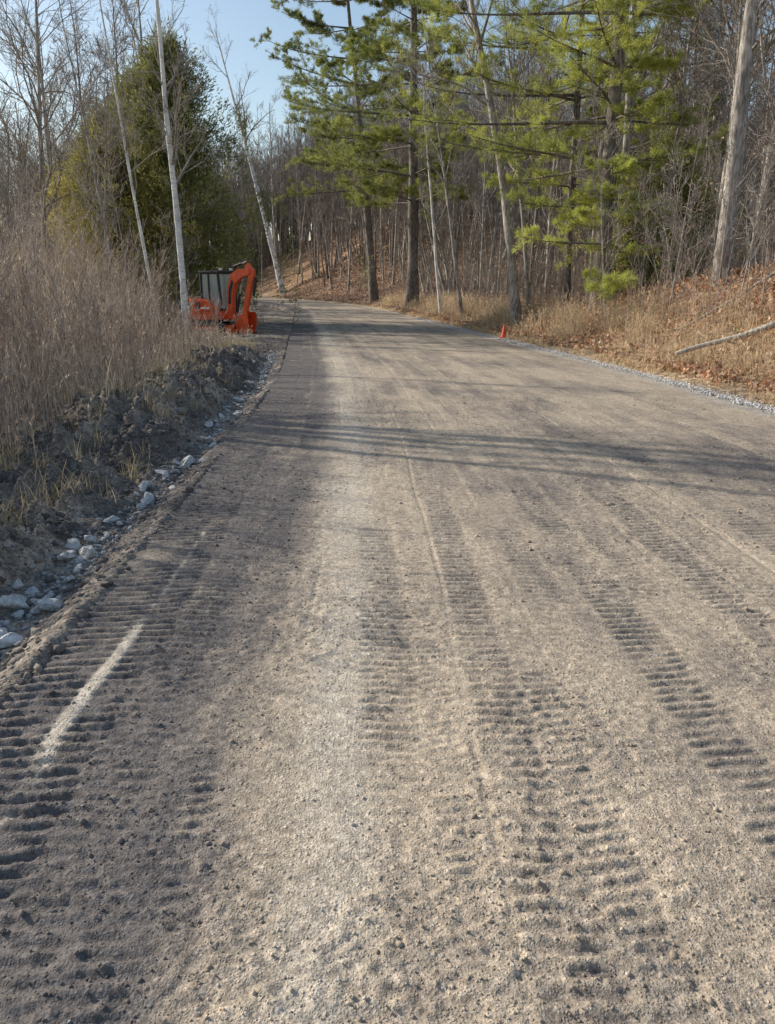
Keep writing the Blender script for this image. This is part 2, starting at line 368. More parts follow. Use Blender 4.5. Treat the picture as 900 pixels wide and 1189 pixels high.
# ------------------------------------------------------------ grasses
def grass(name,s,Y,zb,Ht,w,col,lean,seed,K=4,head=False,mat=M_grass):
    rr=np.random.default_rng(seed);n=len(s)
    X=s+cen(Y);a=rr.uniform(0,6.28,n);ln=np.abs(rr.normal(0,lean,n))
    d=np.stack([np.cos(a),np.sin(a),0*a],1)
    P=np.zeros((n,K,3))
    for k in range(K):
        t=k/(K-1)
        P[:,k]=np.stack([X,Y,zb-.02],1)+np.array([0,0,1.])*(Ht*t*(1-.25*ln*t))[:,None]+d*(ln*Ht*t**1.8)[:,None]
    b=rr.uniform(0,6.28,n);side=np.stack([np.cos(b),np.sin(b),0*b],1)
    W=w[:,None]*np.linspace(1,.25,K)[None]
    ch=[ribbons(P,W,side)+(0,)];cs=[np.repeat(col,K*2,axis=0)]
    if head:
        m=rr.random(n)<.32;q=np.nonzero(m)[0]
        for j in range(5):
            top=P[q,-1]-(P[q,-1]-P[q,-2])*rr.uniform(0,.55,len(q))[:,None]
            dd=nrm(nrm(P[q,-1]-P[q,-2])+rr.normal(size=(len(q),3))*.45)
            v,f=blades(top,dd,rr.uniform(.04,.10,len(q)),w[q]*1.5,rr)
            ch.append((v,f,0));cs.append(np.repeat(col[q]*np.array([1.12,1.08,1.06]),4,axis=0))
    o=obj(name,mesh_from(name,ch,[mat],False,np.concatenate(cs)));o['kind']='stuff';return o
r=np.random.default_rng(21)
n=43000
Y=4.5+34*r.random(n)**1.35;s=-2.85-12*r.random(n)**1.15
edge=.7*(fbm(Y*1.2,Y*0,207,2)-.5)
cl=fbm(s*1.1,Y*1.1,200,3);k=r.random(n)<sstep(.40,.64,cl)*.95+.07
k&=(s<-3.05+edge*1.4)
k&=~((s>-6.6)&(Y>29.2)&(Y<32.5));Y=Y[k];s=s[k];cl=cl[k]
Ht=(.36+.38*np.clip(-s-3.0,0,4.5))*r.uniform(.25,1.5,len(s))*(.35+1.3*cl)
Ht*=.6+.4*sstep(26,14,Y)+.15
nearx=(s>-6.6)&(Y>24)&(Y<34);Ht=np.where(nearx,np.minimum(Ht,r.uniform(.15,.45,len(s))),Ht)
zb=np.where(s>-4.2,spoilH(s,Y),G(s,Y))
u=np.clip(r.random(len(s))*.6+.9*(fbm(s*.6,Y*.6,209,3)-.25),0,1)[:,None]
colA=np.array([.50,.385,.315])*(1-u)+np.array([.68,.585,.44])*u
st=r.random(len(s))<.15;colA[st]=np.array([.82,.73,.58])
colA*=(.48+.55*r.random(len(s))+.3*(fbm(s*.5,Y*.5,205,2)-.4))[:,None]
grass('tall_dry_grass',s,Y,zb,Ht,.0025+.0018*r.random(len(s))+.00015*Y,colA,.42,1,4,True)
n=46000
Y=7+62*r.random(n)**1.5;s=5.80+2.7*r.random(n)**1.4
cl=fbm(s*1.3,Y*.9,210,3);k=r.random(n)<sstep(.40,.62,cl)*.9+.10
Y=Y[k];s=s[k];cl=cl[k]
Ht=(.08+.42*sstep(5.9,7.0,s))*r.uniform(.3,1.9,len(s))*(.4+1.2*cl)
Ht=np.where((Y<16.5)&(s>6.2),Ht*.6,Ht)
c1=np.array([.70,.58,.40])+(np.array([.52,.39,.26])-np.array([.70,.58,.40]))*r.random(len(s))[:,None]
gm=r.random(len(s))<.05;c1[gm]=np.array([.33,.34,.15])
grass('verge_grass',s,Y,G(s,Y),Ht,.003+.002*r.random(len(s))+.00022*Y,c1,.5,2,3,True)
n=8000;cs_=r.uniform(0,1,(150,2));ci=r.integers(0,150,n)
Y=4.0+20*cs_[ci,0]**1.3+r.normal(0,.10,n);s=-2.2-1.5*cs_[ci,1]**.7+r.normal(0,.08,n)
grass('bank_grass',s,Y,spoilH(s,Y),r.uniform(.06,.30,n),np.full(n,.003),np.array([.60,.50,.31])*r.uniform(.5,1.2,n)[:,None],1.0,3,4)
n=125000
Y=7+95*r.random(n)**1.5;s=6.1+15*r.random(n)**1.4
lc=fbm(s*.9,Y*.7,260,3);pile=sstep(7.0,8.0,s)*sstep(21,17,Y)
k=r.random(n)<np.clip(sstep(.28,.50,lc+.15*sstep(6.5,8,s))+pile,0,1);Y=Y[k];s=s[k];pile=pile[k];n=len(s)
X=s+cen(Y);zz=G(s,Y)+.05+(.13+.10*pile)*r.random(n)
b=np.stack([X,Y,zz],1);a=r.uniform(0,6.28,n)
d=nrm(np.stack([np.cos(a),np.sin(a),r.normal(0,.6,n)],1))
sz=(.05+.06*r.random(n))*(1+Y*.014)
v,f=blades(b,d,sz,sz*.40,r)
pal=np.array([[.58,.28,.14],[.64,.41,.25],[.46,.27,.16],[.72,.54,.38],[.38,.25,.18]])
cc=pal[r.integers(0,5,n)]*r.uniform(.65,1.1,n)[:,None]
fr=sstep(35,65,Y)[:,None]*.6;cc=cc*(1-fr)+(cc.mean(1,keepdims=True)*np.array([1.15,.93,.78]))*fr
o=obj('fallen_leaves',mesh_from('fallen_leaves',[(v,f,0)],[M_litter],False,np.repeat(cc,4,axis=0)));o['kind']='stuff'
# ------------------------------------------------------------ trees
def trunk_line(rng,H,r0,lean=(0,0),bend=(0,0),K=12,wob=.01,base=1.25):
    t=np.linspace(0,1,K)
    P=np.zeros((1,K,3));P[0,:,2]=H*t-.15
    w=np.cumsum(rng.normal(0,wob*H,(K,2)),0)*.35;w[0]=0
    for j in range(2): P[0,:,j]=lean[j]*t+bend[j]*t*t+w[:,j]*t
    R=r0*(1-.86*t**1.1);R[0]*=base
    return P,R[None]
def densify(P,R,rng,m=5,amp=.07):
    K=P.shape[1];t=np.linspace(0,K-1,(K-1)*m+1);x=np.arange(K)
    Q=np.stack([np.interp(t,x,P[0,:,j]) for j in range(3)],1)
    for _ in range(3): Q[1:-1]=(Q[:-2]+Q[1:-1]*2+Q[2:])/4
    r=np.interp(t,x,R[0])*(1+rng.normal(0,amp,len(t))*.6+amp*np.sin(t*3.1))
    return Q[None],r[None]
def bare_tree(seed,H,r0,lean=(0,0),bend=(0,0),t0=.32,n1=17,n2=8,n3=7,ang=.75,lenf=.36,up=.25,wob=.014,sides=9,tw=.0055):
    rng=np.random.default_rng(seed)
    P,R=trunk_line(rng,H,r0,lean,bend,12,wob)
    P1,R1=level(rng,P,R,n1,t0,lenf,ang,up,6,.5,jit=.17,curl=.06)
    P2,R2=level(rng,P1,R1,n2,.2,.55,.7,.12,4,.55,jit=.2,curl=.05)
    P3,R3=level(rng,P2,R2,n3,.15,.6,.65,.08,3,.6,jit=.22,curl=.03)
    if sides>8: P,R=densify(P,R,rng)
    tr=[tubes(P,R,sides)];br=[tubes(P1,R1,5),tubes(P2,np.maximum(R2,tw*1.2),4),tubes(P3,np.maximum(R3,tw),3)]
    return tr,br
def add_tree(name,label,cat,X,Y,tr,br,mt,mb,group=None,rz=0):
    e=bpy.data.objects.new(name,None);COL.objects.link(e);e.empty_display_size=.3
    e.location=(X,Y,GX(X,Y));e.rotation_euler=(0,0,rz)
    e['label']=label;e['category']=cat
    if group:e['group']=group
    obj('trunk',mesh_from('trunk',[c+(0,) for c in tr],[mt],True),e)
    if br: obj('crown',mesh_from('crown',[c+(0,) for c in br],[mb],True),e)
    return e
def pine(seed,H,r0,t0,Lmax,cA,cB,lean=(0,0),ntuft=3,gap=.9,nb=5,side_bias=None,bend=(0,0),nl=(.10,.20),nw=(.005,.009),n2=12,nb_=15):
    rng=np.random.default_rng(seed)
    P,R=trunk_line(rng,H,r0,lean,bend,12,.006)
    zs=np.arange(H*t0,H*.985,gap)
    Ps=[];Rs=[]
    for zc in zs:
        t=zc/H;m=nb+rng.integers(-1,2)
        rel=(t-t0)/(1-t0)
        env=Lmax*(.6+.5*min(1,rel*3.5))*(1-rel)**.7+.5
        a0=rng.uniform(0,6.28)
        for q in range(m):
            a=a0+q*6.283/m+rng.normal(0,.35)
            L=env*rng.uniform(.5,1.15)
            if side_bias is not None: L*=1+side_bias[2]*(math.cos(a)*side_bias[0]+math.sin(a)*side_bias[1])
            t_=np.clip((zc+rng.normal(0,.10))/H,0,1);f=t_*11;i=min(int(f),10);w=f-i
            p=P[0,i]*(1-w)+P[0,i+1]*w
            K=7;tt=np.linspace(0,1,K)
            rise=L*(rng.uniform(-.02,.16)*tt-.20*tt**2*(1-rel)+.16*tt**3)
            az=a+rng.normal(0,.15)*tt
            pts=p[None]+np.stack([np.cos(az)*L*tt,np.sin(az)*L*tt,rise],1)
            Ps.append(pts);Rs.append((.018+.008*L)*np.linspace(1,.22,K))
    P1=np.array(Ps);R1=np.array(Rs)
    P2,R2=level(rng,P1,R1,n2,.25,.42,.85,.03,4,.5,flat=.95,jit=.08,curl=.04)
    P3,R3=level(rng,P2,R2,4,.2,.55,.7,.04,3,.6,flat=.88,jit=.1,curl=.05)
    tp=[]
    for Q,nt_ in ((P2,ntuft),(P3,ntuft),(P1[:,3:],ntuft*2)):
        M=len(Q)
        for j in range(nt_):
            f=rng.uniform(.15,1,M)*(Q.shape[1]-1);i=np.minimum(f.astype(int),Q.shape[1]-2);w=(f-i)[:,None]
            a=np.arange(M);tp.append(np.concatenate([Q[a,i]*(1-w)+Q[a,i+1]*w,nrm(Q[a,i+1]-Q[a,i])],1))
    tp=np.concatenate(tp)
    base=np.repeat(tp[:,:3],nb_,axis=0)+rng.normal(size=(len(tp)*nb_,3))*.04;dr=np.repeat(tp[:,3:],nb_,axis=0)
    d=dr*.8+rng.normal(size=base.shape)*.55;d[:,2]+=.3;d=nrm(d)
    L=rng.uniform(nl[0],nl[1],len(base))
    v,f=blades(base,d,L,rng.uniform(nw[0],nw[1],len(base)),rng)
    clump=vn(tp[:,0]*.9+40,tp[:,2]*1.5+tp[:,1]*.9+40,seed)
    k=np.clip(clump*1.1+rng.normal(0,.18,len(tp)),0,1)[:,None]
    cc=np.array(cA)*(1-k)+np.array(cB)*k
    cc=np.repeat(cc,nb_,axis=0)
    P,R=densify(P,R,rng)
    return [tubes(P,R,12)],[tubes(P1,R1,5),tubes(P2,R2,3)],(v,f,np.repeat(cc,4,axis=0))
def add_pine(label,X,Y,seed,H,r0,t0,Lmax,cA,cB,mt=M_barkd,group=None,**k):
    tr,br,(v,f,c)=pine(seed,H,r0,t0,Lmax,cA,cB,**k)
    e=bpy.data.objects.new('pine_tree',None);COL.objects.link(e);e.location=(X,Y,GX(X,Y));e['label']=label;e['category']='pine tree'
    if group:e['group']=group
    obj('trunk',mesh_from('trunk',[x+(0,) for x in tr],[mt],True),e)
    obj('branches',mesh_from('branches',[x+(0,) for x in br],[mt],True),e)
    obj('crown',mesh_from('crown',[(v,f,0)],[M_leaf],False,c),e)
dg=(.14,.165,.055);mg=(.34,.36,.10);bg=(.58,.60,.14)  # bg puts sunlit brightness into the needle colour
add_pine('tall white pine with dark layered boughs beside the gravel road',1.8,58,3,30,.43,.25,7.8,dg,(.42,.44,.115),gap=1.85,nb=5,nl=(.18,.32),nw=(.009,.015),side_bias=(-1,0,.25),n2=15,ntuft=4,nb_=14)
add_pine('slimmer white pine leaning over the far verge',-1.2,73,4,30,.38,.32,7.6,dg,mg,gap=2.1,nb=5,lean=(-2.2,0),nl=(.2,.36),nw=(.011,.018),side_bias=(-1,0,.3),n2=12,ntuft=4,nb_=12)
add_pine('thick white pine with bright sunlit needles on the verge',7.3,27.5,5,22,.30,.15,5.3,(.19,.225,.065),bg,gap=1.4,nb=5,side_bias=(-1,0,.35),n2=13,nl=(.09,.18),nw=(.005,.009),nb_=16)
add_pine('white pine growing close behind another pine trunk',7.0,31.5,6,19,.17,.24,4.6,(.19,.225,.065),bg,gap=1.6,nb=4,side_bias=(-1,0,.3),n2=12)
add_pine('young white pine with bright yellow green lower boughs',6.9,25.4,8,4.6,.08,.25,2.1,(.34,.375,.10),(.66,.68,.19),gap=.8,nb=4,side_bias=(-1,0,.3),n2=9)
add_pine('white pine standing deeper in the bare woods',14,44,9,22,.25,.35,4.6,dg,mg,gap=1.8,nb=5,nl=(.18,.32),nw=(.011,.018),n2=10)
def cedar(seed,H,Rm,cA,cB,cL=None,n=15000,low=.04):
    rng=np.random.default_rng(seed)
    P,R=trunk_line(rng,H*.95,.12+.012*H,(0,0),(0,0),10,.004)
    m=26;nc=n//m
    u=rng.random(nc)**.85;zc=low*H+u*(H*(1-low));rel=zc/H
    a=rng.uniform(0,6.28,nc)
    env=Rm*np.clip((1-rel)**.66*(.72+.55*sstep(0,.25,rel)),0,2)
    env=env*(.05+1.8*fbm(a*2.6+np.cos(a),zc*.9,seed,3))+.15
    rr=env*rng.random(nc)**.42*rng.uniform(.6,1.45,nc)
    cb=np.stack([np.cos(a)*rr,np.sin(a)*rr,zc],1)
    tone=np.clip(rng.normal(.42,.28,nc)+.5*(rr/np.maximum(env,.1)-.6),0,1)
    cr=np.repeat(.14+.18*rng.random(nc)*(1-.4*rel)+.012*H,m)
    q=rng.normal(size=(nc*m,3))*np.array([.5,.5,1.1])
    base=np.repeat(cb,m,axis=0)+q*cr[:,None]
    outw=np.repeat(np.stack([np.cos(a)*.65,np.sin(a)*.65,.6+0*a],1),m,axis=0)
    ns=3
    B=np.repeat(base,ns,axis=0)+rng.normal(size=(nc*m*ns,3))*.06
    D=nrm(np.repeat(outw,ns,axis=0)+rng.normal(size=(nc*m*ns,3))*.5)
    N=len(B)
    v,f=blades(B,D,rng.uniform(.10,.30,N),rng.uniform(.012,.028,N),rng)
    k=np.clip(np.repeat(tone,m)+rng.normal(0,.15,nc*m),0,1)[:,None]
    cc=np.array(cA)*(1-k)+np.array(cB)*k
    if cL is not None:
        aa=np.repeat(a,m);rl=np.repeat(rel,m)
        w=(np.clip(-np.cos(aa)*.7+.45-.3*np.sin(aa),0,1)*sstep(1.0,.3,rl)*(.35+.65*np.repeat(tone,m)))[:,None];cc=cc*(1-w)+np.array(cL)*w  # sunlit left side of the crown painted into the foliage colour
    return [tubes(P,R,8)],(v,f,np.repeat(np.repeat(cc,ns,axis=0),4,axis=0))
def add_cedar(label,X,Y,*a,**k):
    tr,(v,f,c)=cedar(*a,**k)
    e=bpy.data.objects.new('cedar_tree',None);COL.objects.link(e);e.location=(X,Y,GX(X,Y)-.1);e['label']=label;e['category']='cedar tree'
    obj('trunk',mesh_from('trunk',[x+(0,) for x in tr],[M_barkd],True),e)
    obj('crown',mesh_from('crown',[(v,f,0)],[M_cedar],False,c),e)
add_cedar('tall dense dark green cedar behind the excavator',-9.9,38.5,31,12.0,4.4,(.12,.14,.06),(.34,.335,.125),cL=(.46,.41,.135),n=29000)
add_cedar('broad cedar with olive yellow foliage among dry brush',-13.0,38.5,32,8.9,3.2,(.13,.14,.055),(.36,.32,.10),cL=(.54,.43,.12),n=20000)
add_cedar('cedar standing between taller cedars at the field edge',-11.6,39.5,33,10.8,3.7,(.12,.14,.06),(.33,.315,.11),cL=(.46,.39,.12),n=21000)
add_cedar('round olive green cedar at the edge of bare woods',10.6,31.5,34,5.8,2.0,(.18,.185,.07),(.42,.40,.14),cL=(.52,.48,.16),n=13000)
add_cedar('small cedar shrub growing beneath the pines',8.8,28.5,35,2.4,1.1,(.16,.17,.06),(.36,.36,.12),n=4500)
def T(label,X,Y,H,r0,seed,mt=M_bark,mb=M_twig,name='bare_tree',cat='tree',**k):
    tr,br=bare_tree(seed,H,r0,**k);return add_tree(name,label,cat,X,Y,tr,br,mt,mb)
T('slender white birch standing beside the excavator',-7.2,28.4,17,.125,41,M_birch,M_twig,'birch_tree','birch tree',t0=.22,n1=20,ang=.6,lenf=.22,wob=.016)
T('thin pale birch in front of dark cedars',-8.6,30,15,.07,42,M_birch,M_twig,'birch_tree','birch tree',t0=.3,n1=14,ang=.55,lenf=.2,lean=(-1.6,0))
T('thin grey sapling rising from dry brush',-9.6,29,13,.055,43,M_bark,M_twig,t0=.2,n1=14,ang=.6,lenf=.25,lean=(-1.2,0))
T('thin branching sapling in front of the cedars',-11.3,32,11,.05,49,M_bark,M_twig,t0=.12,n1=16,ang=.7,lenf=.32,lean=(.8,0))
T('thin bare sapling standing before the broad cedar',-10.6,33.5,9,.045,50,M_bark,M_twig,t0=.12,n1=15,ang=.7,lenf=.32,lean=(-.8,0))
T('twiggy bare sapling standing before the broad cedar',-9.0,34.0,8,.04,36,M_bark,M_twig,t0=.12,n1=16,ang=.7,lenf=.34,lean=(.3,0))
T('white birch leaning over the bend in the road',-13.4,103,30,.36,44,M_birch,M_twig,'birch_tree','birch tree',t0=.50,n1=13,lean=(-6.5,0),bend=(-.6,0),ang=.6,lenf=.25,wob=.004)
T('leaning grey tree over the dry grass',-13.6,31,14,.13,45,M_bark,M_twig,lean=(-4.5,0),bend=(-1.5,0),t0=.2,n1=20,n3=8)
T('spreading bare tree beyond the tall grass',-15.5,36,15,.15,46,M_bark,M_twig,lean=(1.5,0),t0=.2,n1=24,n3=8,ang=.9,lenf=.42)
T('bare grey tree behind the cedars',-17.5,44,16,.2,47,M_bark,M_twig,t0=.2,n1=22,ang=.8,lenf=.42)
T('bare tree with upswept limbs behind the cedars',-13.5,47,18,.2,48,M_bark,M_twig,t0=.35,n1=22,ang=.6,lenf=.4)
T('pale grey trunk leaning toward the road',5.0,30.5,17,.19,51,M_bark,M_twig,lean=(-1.6,0),bend=(-2.2,0),t0=.35,n1=15,ang=.65,lenf=.3)
T('thin crooked grey tree on the verge',5.9,33,14,.10,52,M_bark,M_twig,lean=(-1.4,0),bend=(-.6,0),t0=.25,n1=14)
T('straight thin pale tree on the wooded verge',3.1,46,13,.09,53,M_birch,M_twig,'birch_tree','birch tree',lean=(-1.5,0),t0=.35,n1=13)
T('large straight grey trunk on the leafy bank',8.45,20.5,20,.175,54,M_bark,M_twig,t0=.34,n1=20,lenf=.28,wob=.011,lean=(.1,0),sides=14)
T('slim grey trunk on the leafy bank',10.3,23,17,.11,55,M_bark,M_twig,t0=.2,n1=20,lean=(.8,0))
T('slim pale trunk rising behind the bank',10.2,21.2,18,.09,56,M_bark,M_twig,t0=.3,n1=18,lean=(.3,0))
T('thin grey sapling on the leafy bank',9.4,22.6,13,.06,39,M_bark,M_twig,t0=.15,n1=18,lean=(-.5,0))
T('thin pale sapling leaning on the grassy verge',6.6,24,6,.03,38,M_bark,M_twig,t0=.15,n1=14,lean=(-.7,0))
T('thin pale sapling growing from the verge',7.4,21,5,.026,37,M_bark,M_twig,t0=.15,n1=14,lean=(.5,0))
T('thin twiggy sapling growing from the leafy bank',8.0,18.2,4,.02,35,M_bark,M_twig,t0=.15,n1=14,lean=(.4,0))
T('grey tree with pale upper limbs behind the pines',10.3,36,21,.2,57,M_bark,M_twig,t0=.3,n1=20,lean=(-.4,0))
T('thin grey tree between the pines',3.8,40,16,.10,58,M_bark,M_twig,lean=(-2.2,0),t0=.3,n1=15)
for i,(x,yy,h_) in enumerate([(-13.2,14.7,14),(-15.0,16.2,16),(-12.6,13.9,12),(-17,16.4,15),(-13.8,15.5,13),(-16.0,15.9,14),(-22,25,15)]):
    T('bare grey tree growing in the tall grass',x,yy,h_,.13,60+i,t0=.42,n1=9,n2=5,n3=4,ang=.45,lenf=.22)
T('thin bare sapling growing in the tall grass',-9.2,5.2,9,.04,69,t0=.4,n1=4,n2=3,n3=2,ang=.5,lenf=.28)
far=[]
for i in range(10):
    tr,br=bare_tree(100+i,1.0*(14+i%4*1.5),.10+.025*(i%4),lean=(R0.normal(0,1.0),R0.normal(0,1.0)),t0=.18+.07*(i%4),n1=19,n2=8,n3=5,ang=.65+.1*(i%3),lenf=.32,sides=6,tw=.008)
    mt=[M_bark,M_barkd,M_bark,M_barkd,M_bark][i%5]
    far.append(mesh_from('bare_tree',[c+(0,) for c in tr]+[c+(1,) for c in br],[mt,[M_twig,M_twigd][i%2]],True))
r=np.random.default_rng(77)
cnt=0;pos=[]
def try_place(X,Y,mind):
    for (a,b) in pos:
        if (a-X)**2+(b-Y)**2<mind*mind:return False
    pos.append((X,Y));return True
att=0
while cnt<285 and att<9000:
    att+=1
    u=r.random()
    if u<.54: Y=24+75*r.random();s=r.uniform(9.5,10+Y*.62)
    elif u<.86: Y=78+45*r.random();s=r.uniform(8.0,50)
    else: Y=42+60*r.random();s=-r.uniform(10,34)
    X=s+float(cen(Y))
    if abs(X)>Y*.56+1: continue
    if s>6 and Y<40 and X<9.5: continue
    if not try_place(X,Y,1.4): continue
    o=obj('bare_tree',far[cnt%10],None,(X,Y,GX(X,Y)),(r.normal(0,.04),r.normal(0,.04),r.uniform(0,6.28)))
    k=r.uniform(.6,1.2);o.scale=(k,k,k)
    o['label']='leafless grey tree standing in the woods';o['category']='tree';o['group']='leafless trees of the woods';cnt+=1
def woods(name,n,seed,Yr,mats,tw=.014,Hr=(11,19),n1=14,n2=7,xr=(-.66,.66),t0=.2):
    rng=np.random.default_rng(seed)
    Y=rng.uniform(*Yr,n);X=rng.uniform(*xr,n)*Y
    s=X-cen(Y);k=(s>9.0)|(s<-9)|(Y>121);X=X[k];Y=Y[k];s=s[k];n=len(X)
    H=rng.uniform(*Hr,n);K=6;t=np.linspace(0,1,K)
    P=np.zeros((n,K,3));ln=rng.normal(0,1.2,(n,2));bn=rng.normal(0,.6,(n,2))
    P[:,:,0]=X[:,None]+ln[:,:1]*t+bn[:,:1]*t*t;P[:,:,1]=Y[:,None]+ln[:,1:]*t;P[:,:,2]=G(s,Y)[:,None]+H[:,None]*t-.2
    R=(rng.uniform(.06,.18,n))[:,None]*(1-.85*t)[None]
    P1,R1=level(rng,P,R,n1,t0,.32,.75,.25,4,.5)
    P2,R2=level(rng,P1,R1,n2,.2,.6,.7,.1,3,.6)
    o=obj(name,mesh_from(name,[tubes(P,R,5)+(0,),tubes(P1,np.maximum(R1,tw),3)+(1,),tubes(P2,np.maximum(R2,tw),3)+(1,)],mats,True));o['kind']='stuff'
woods('distant_woods',1200,5,(86,170),[M_bark,M_twigd],.014)
woods('hillside_woods',650,15,(114,165),[M_barkd,M_twigd],.018,(11,18),15,8,(-.42,.12))
woods('young_woods',460,8,(55,112),[M_bark,M_twig],.010,(4,10),11,5,(-.3,.6),.25)
def stems(name,s,Y,H,rad,mat,seed,nbr=5,lean=.28):
    rng=np.random.default_rng(seed);n=len(s);K=4;t=np.linspace(0,1,K);X=s+cen(Y)
    a=rng.uniform(0,6.28,n);l=np.abs(rng.normal(0,lean,n))*H
    P=np.zeros((n,K,3));P[:,:,0]=X[:,None]+(np.cos(a)*l)[:,None]*t**1.5;P[:,:,1]=Y[:,None]+(np.sin(a)*l)[:,None]*t**1.5
    P[:,:,2]=G(s,Y)[:,None]-.05+H[:,None]*t
    R=rad[:,None]*(1-.75*t)[None]
    P1,R1=level(rng,P,R,nbr,.25,.38,.5,.3,3,.6)
    P2,R2=level(rng,P1,R1,4,.2,.5,.5,.2,3,.7)
    o=obj(name,mesh_from(name,[tubes(P,R,4)+(0,),tubes(P1,R1,3)+(0,),tubes(P2,R2,3)+(0,)],[mat],True));o['kind']='stuff'
n=3600;Y=5.6+36*r.random(n)**1.3;s=-3.4-11*r.random(n);k=~((s>-7.2)&(Y>24));Y=Y[k];s=s[k]
stems('brush',s,Y,r.uniform(.8,3.9,len(s))*(.45+.55*sstep(-4,-6.5,s)),r.uniform(.003,.010,len(s)),M_redtwig,5)
n=1800;Y=16+60*r.random(n)**1.2;s=8.0+26*r.random(n)**1.1
stems('undergrowth',s,Y,r.uniform(.8,4.0,n),r.uniform(.006,.016,n),M_twig,6,6)
n=600;Y=16+24*r.random(n);s=7.2+6*r.random(n)
stems('bank_brush',s,Y,r.uniform(.4,1.5,n),r.uniform(.003,.007,n),M_redtwig,9,5,.4)
n=700;Y=38+50*r.random(n);s=-7-20*r.random(n)
stems('thicket',s,Y,r.uniform(1,4.5,n),r.uniform(.01,.02,n),M_twig,7)
n=12000;ci=r.uniform(0,1,(140,3));q=r.integers(0,140,n)
Yc=22+60*ci[:,0];sc=9+24*ci[:,1]
Y=Yc[q]+r.normal(0,.8,n);s=sc[q]+r.normal(0,.8,n);zz=G(s,Y)+.5+2.6*ci[q,2]+r.normal(0,.6,n)
d=nrm(r.normal(size=(n,3)));sz=r.uniform(.06,.13,n)
v,f=blades(np.stack([s+cen(Y),Y,zz],1),d,sz,sz*.35,r)
cc=np.array([.46,.30,.18])*r.uniform(.6,1.2,n)[:,None]
o=obj('clinging_leaves',mesh_from('clinging_leaves',[(v,f,0)],[M_litter],False,np.repeat(cc,4,axis=0)));o['kind']='stuff'
def log(label,p0,p1,rad,seed,lift):
    rng=np.random.default_rng(seed);K=12;t=np.linspace(0,1,K)[:,None]
    P=np.array(p0)*(1-t)+np.array(p1)*t+rng.normal(0,.03,(K,3))
    gz=np.array([GX(a,b) for a,b in P[:,:2]])
    P[:,2]=np.maximum(P[:,2],gz+lift)
    P=P[None]
    R=rad*np.linspace(.45,1.1,K)[None]*rng.uniform(.85,1.15,(1,K))
    P1,R1=level(rng,P,R,4,.1,.2,.7,.2,4,.45)
    e=bpy.data.objects.new('fallen_log',None);COL.objects.link(e);e['label']=label;e['category']='log'
    e.location=Vector(P[0,0]);c=P[0,0]
    v,f=tubes(P-c,R,9);cap=np.array([[*range(9)]])
    obj('trunk',mesh_from('trunk',[(v,f,0),(v[:9],cap,0),(v[-9:],cap,0)],[M_log],True),e)
    for q in range(4): obj('branch',mesh_from('branch',[tubes(P1[q:q+1]-c,R1[q:q+1],5)+(0,)],[M_log],True),e)
log('pale fallen log lying across the leafy bank',(5.45,15.1,.40),(9.2,14.0,1.70),.085,3,.22)
log('thin broken branch lying on the leafy bank',(6.6,18.0,.65),(9.0,17.4,1.6),.04,4,.25)
# ------------------------------------------------------------ excavator
M_or=mat_plain('orange_paint',(.84,.115,.028),.38,0,.18,5)
M_bk=mat_plain('black_steel',(.025,.025,.027),.5,0,.3,8)
M_rub=mat_plain('rubber_track',(.045,.042,.04),.9,0,.4,12)
M_chrome=mat_plain('cylinder_rod',(.6,.6,.6),.2,1,.1,5)
M_seat=mat_plain('seat_vinyl',(.05,.05,.055),.7,0,.2,9)
M_wh=mat_plain('white_decal',(.75,.75,.73),.5,0,.06,9)
m,nt,b,o_=newmat('cab_glass');b.inputs['Base Color'].default_value=(.62,.74,.68,1);b.inputs['Roughness'].default_value=.04  # pale green base colour stands in for reflections on the panes
b.inputs['Specular IOR Level'].default_value=1.0
b.inputs['Alpha'].default_value=.50;nz_=N_(nt,'ShaderNodeTexNoise');nz_.inputs['Scale'].default_value=3
mr_=N_(nt,'ShaderNodeMapRange');mr_.inputs[3].default_value=.02;mr_.inputs[4].default_value=.10
nt.links.new(nz_.outputs['Fac'],mr_.inputs[0]);nt.links.new(mr_.outputs[0],b.inputs['Roughness']);M_gl=m
def fin(bm,name,mat,parent,bev=.0,seg=2,loc=(0,0,0),rot=(0,0,0)):
    if bev>0: bmesh.ops.bevel(bm,geom=[e for e in bm.edges if e.calc_face_angle(0)>.5],offset=bev,segments=seg,affect='EDGES',profile=.6)
    bmesh.ops.recalc_face_normals(bm,faces=bm.faces)
    me=bpy.data.meshes.new(name);bm.to_mesh(me);bm.free();me.materials.append(mat)
    return obj(name,me,parent,loc,rot)
def box(bm,c,s,rot=None):
    g=bmesh.ops.create_cube(bm,size=1)['verts']
    M=Matrix.Translation(c)@(rot.to_matrix().to_4x4() if rot else Matrix.Identity(4))@Matrix.Diagonal((*s,1))
    bmesh.ops.transform(bm,matrix=M,verts=g)
def prism(bm,pts,y0,y1):
    a=[bm.verts.new((x,y0,z_)) for x,z_ in pts];b_=[bm.verts.new((x,y1,z_)) for x,z_ in pts]
    n_=len(pts);bm.faces.new(a);bm.faces.new(b_[::-1])
    for i in range(n_): bm.faces.new((a[i],b_[i],b_[(i+1)%n_],a[(i+1)%n_]))
def cyl(bm,p,q,r_,seg=12,r2=None):
    p=Vector(p);q=Vector(q);d=q-p
    g=bmesh.ops.create_cone(bm,cap_ends=True,segments=seg,radius1=r_,radius2=r_ if r2 is None else r2,depth=d.length)['verts']
    bmesh.ops.transform(bm,matrix=Matrix.Translation((p+q)/2)@d.to_track_quat('Z','Y').to_matrix().to_4x4(),verts=g)
EX=bpy.data.objects.new('mini_excavator',None);COL.objects.link(EX)
ex,ey=-6.72,30.6
EX.location=(ex,ey,GX(ex,ey)+.04);EX.rotation_euler=(0,0,math.radians(-28));EX.scale=(.94,)*3
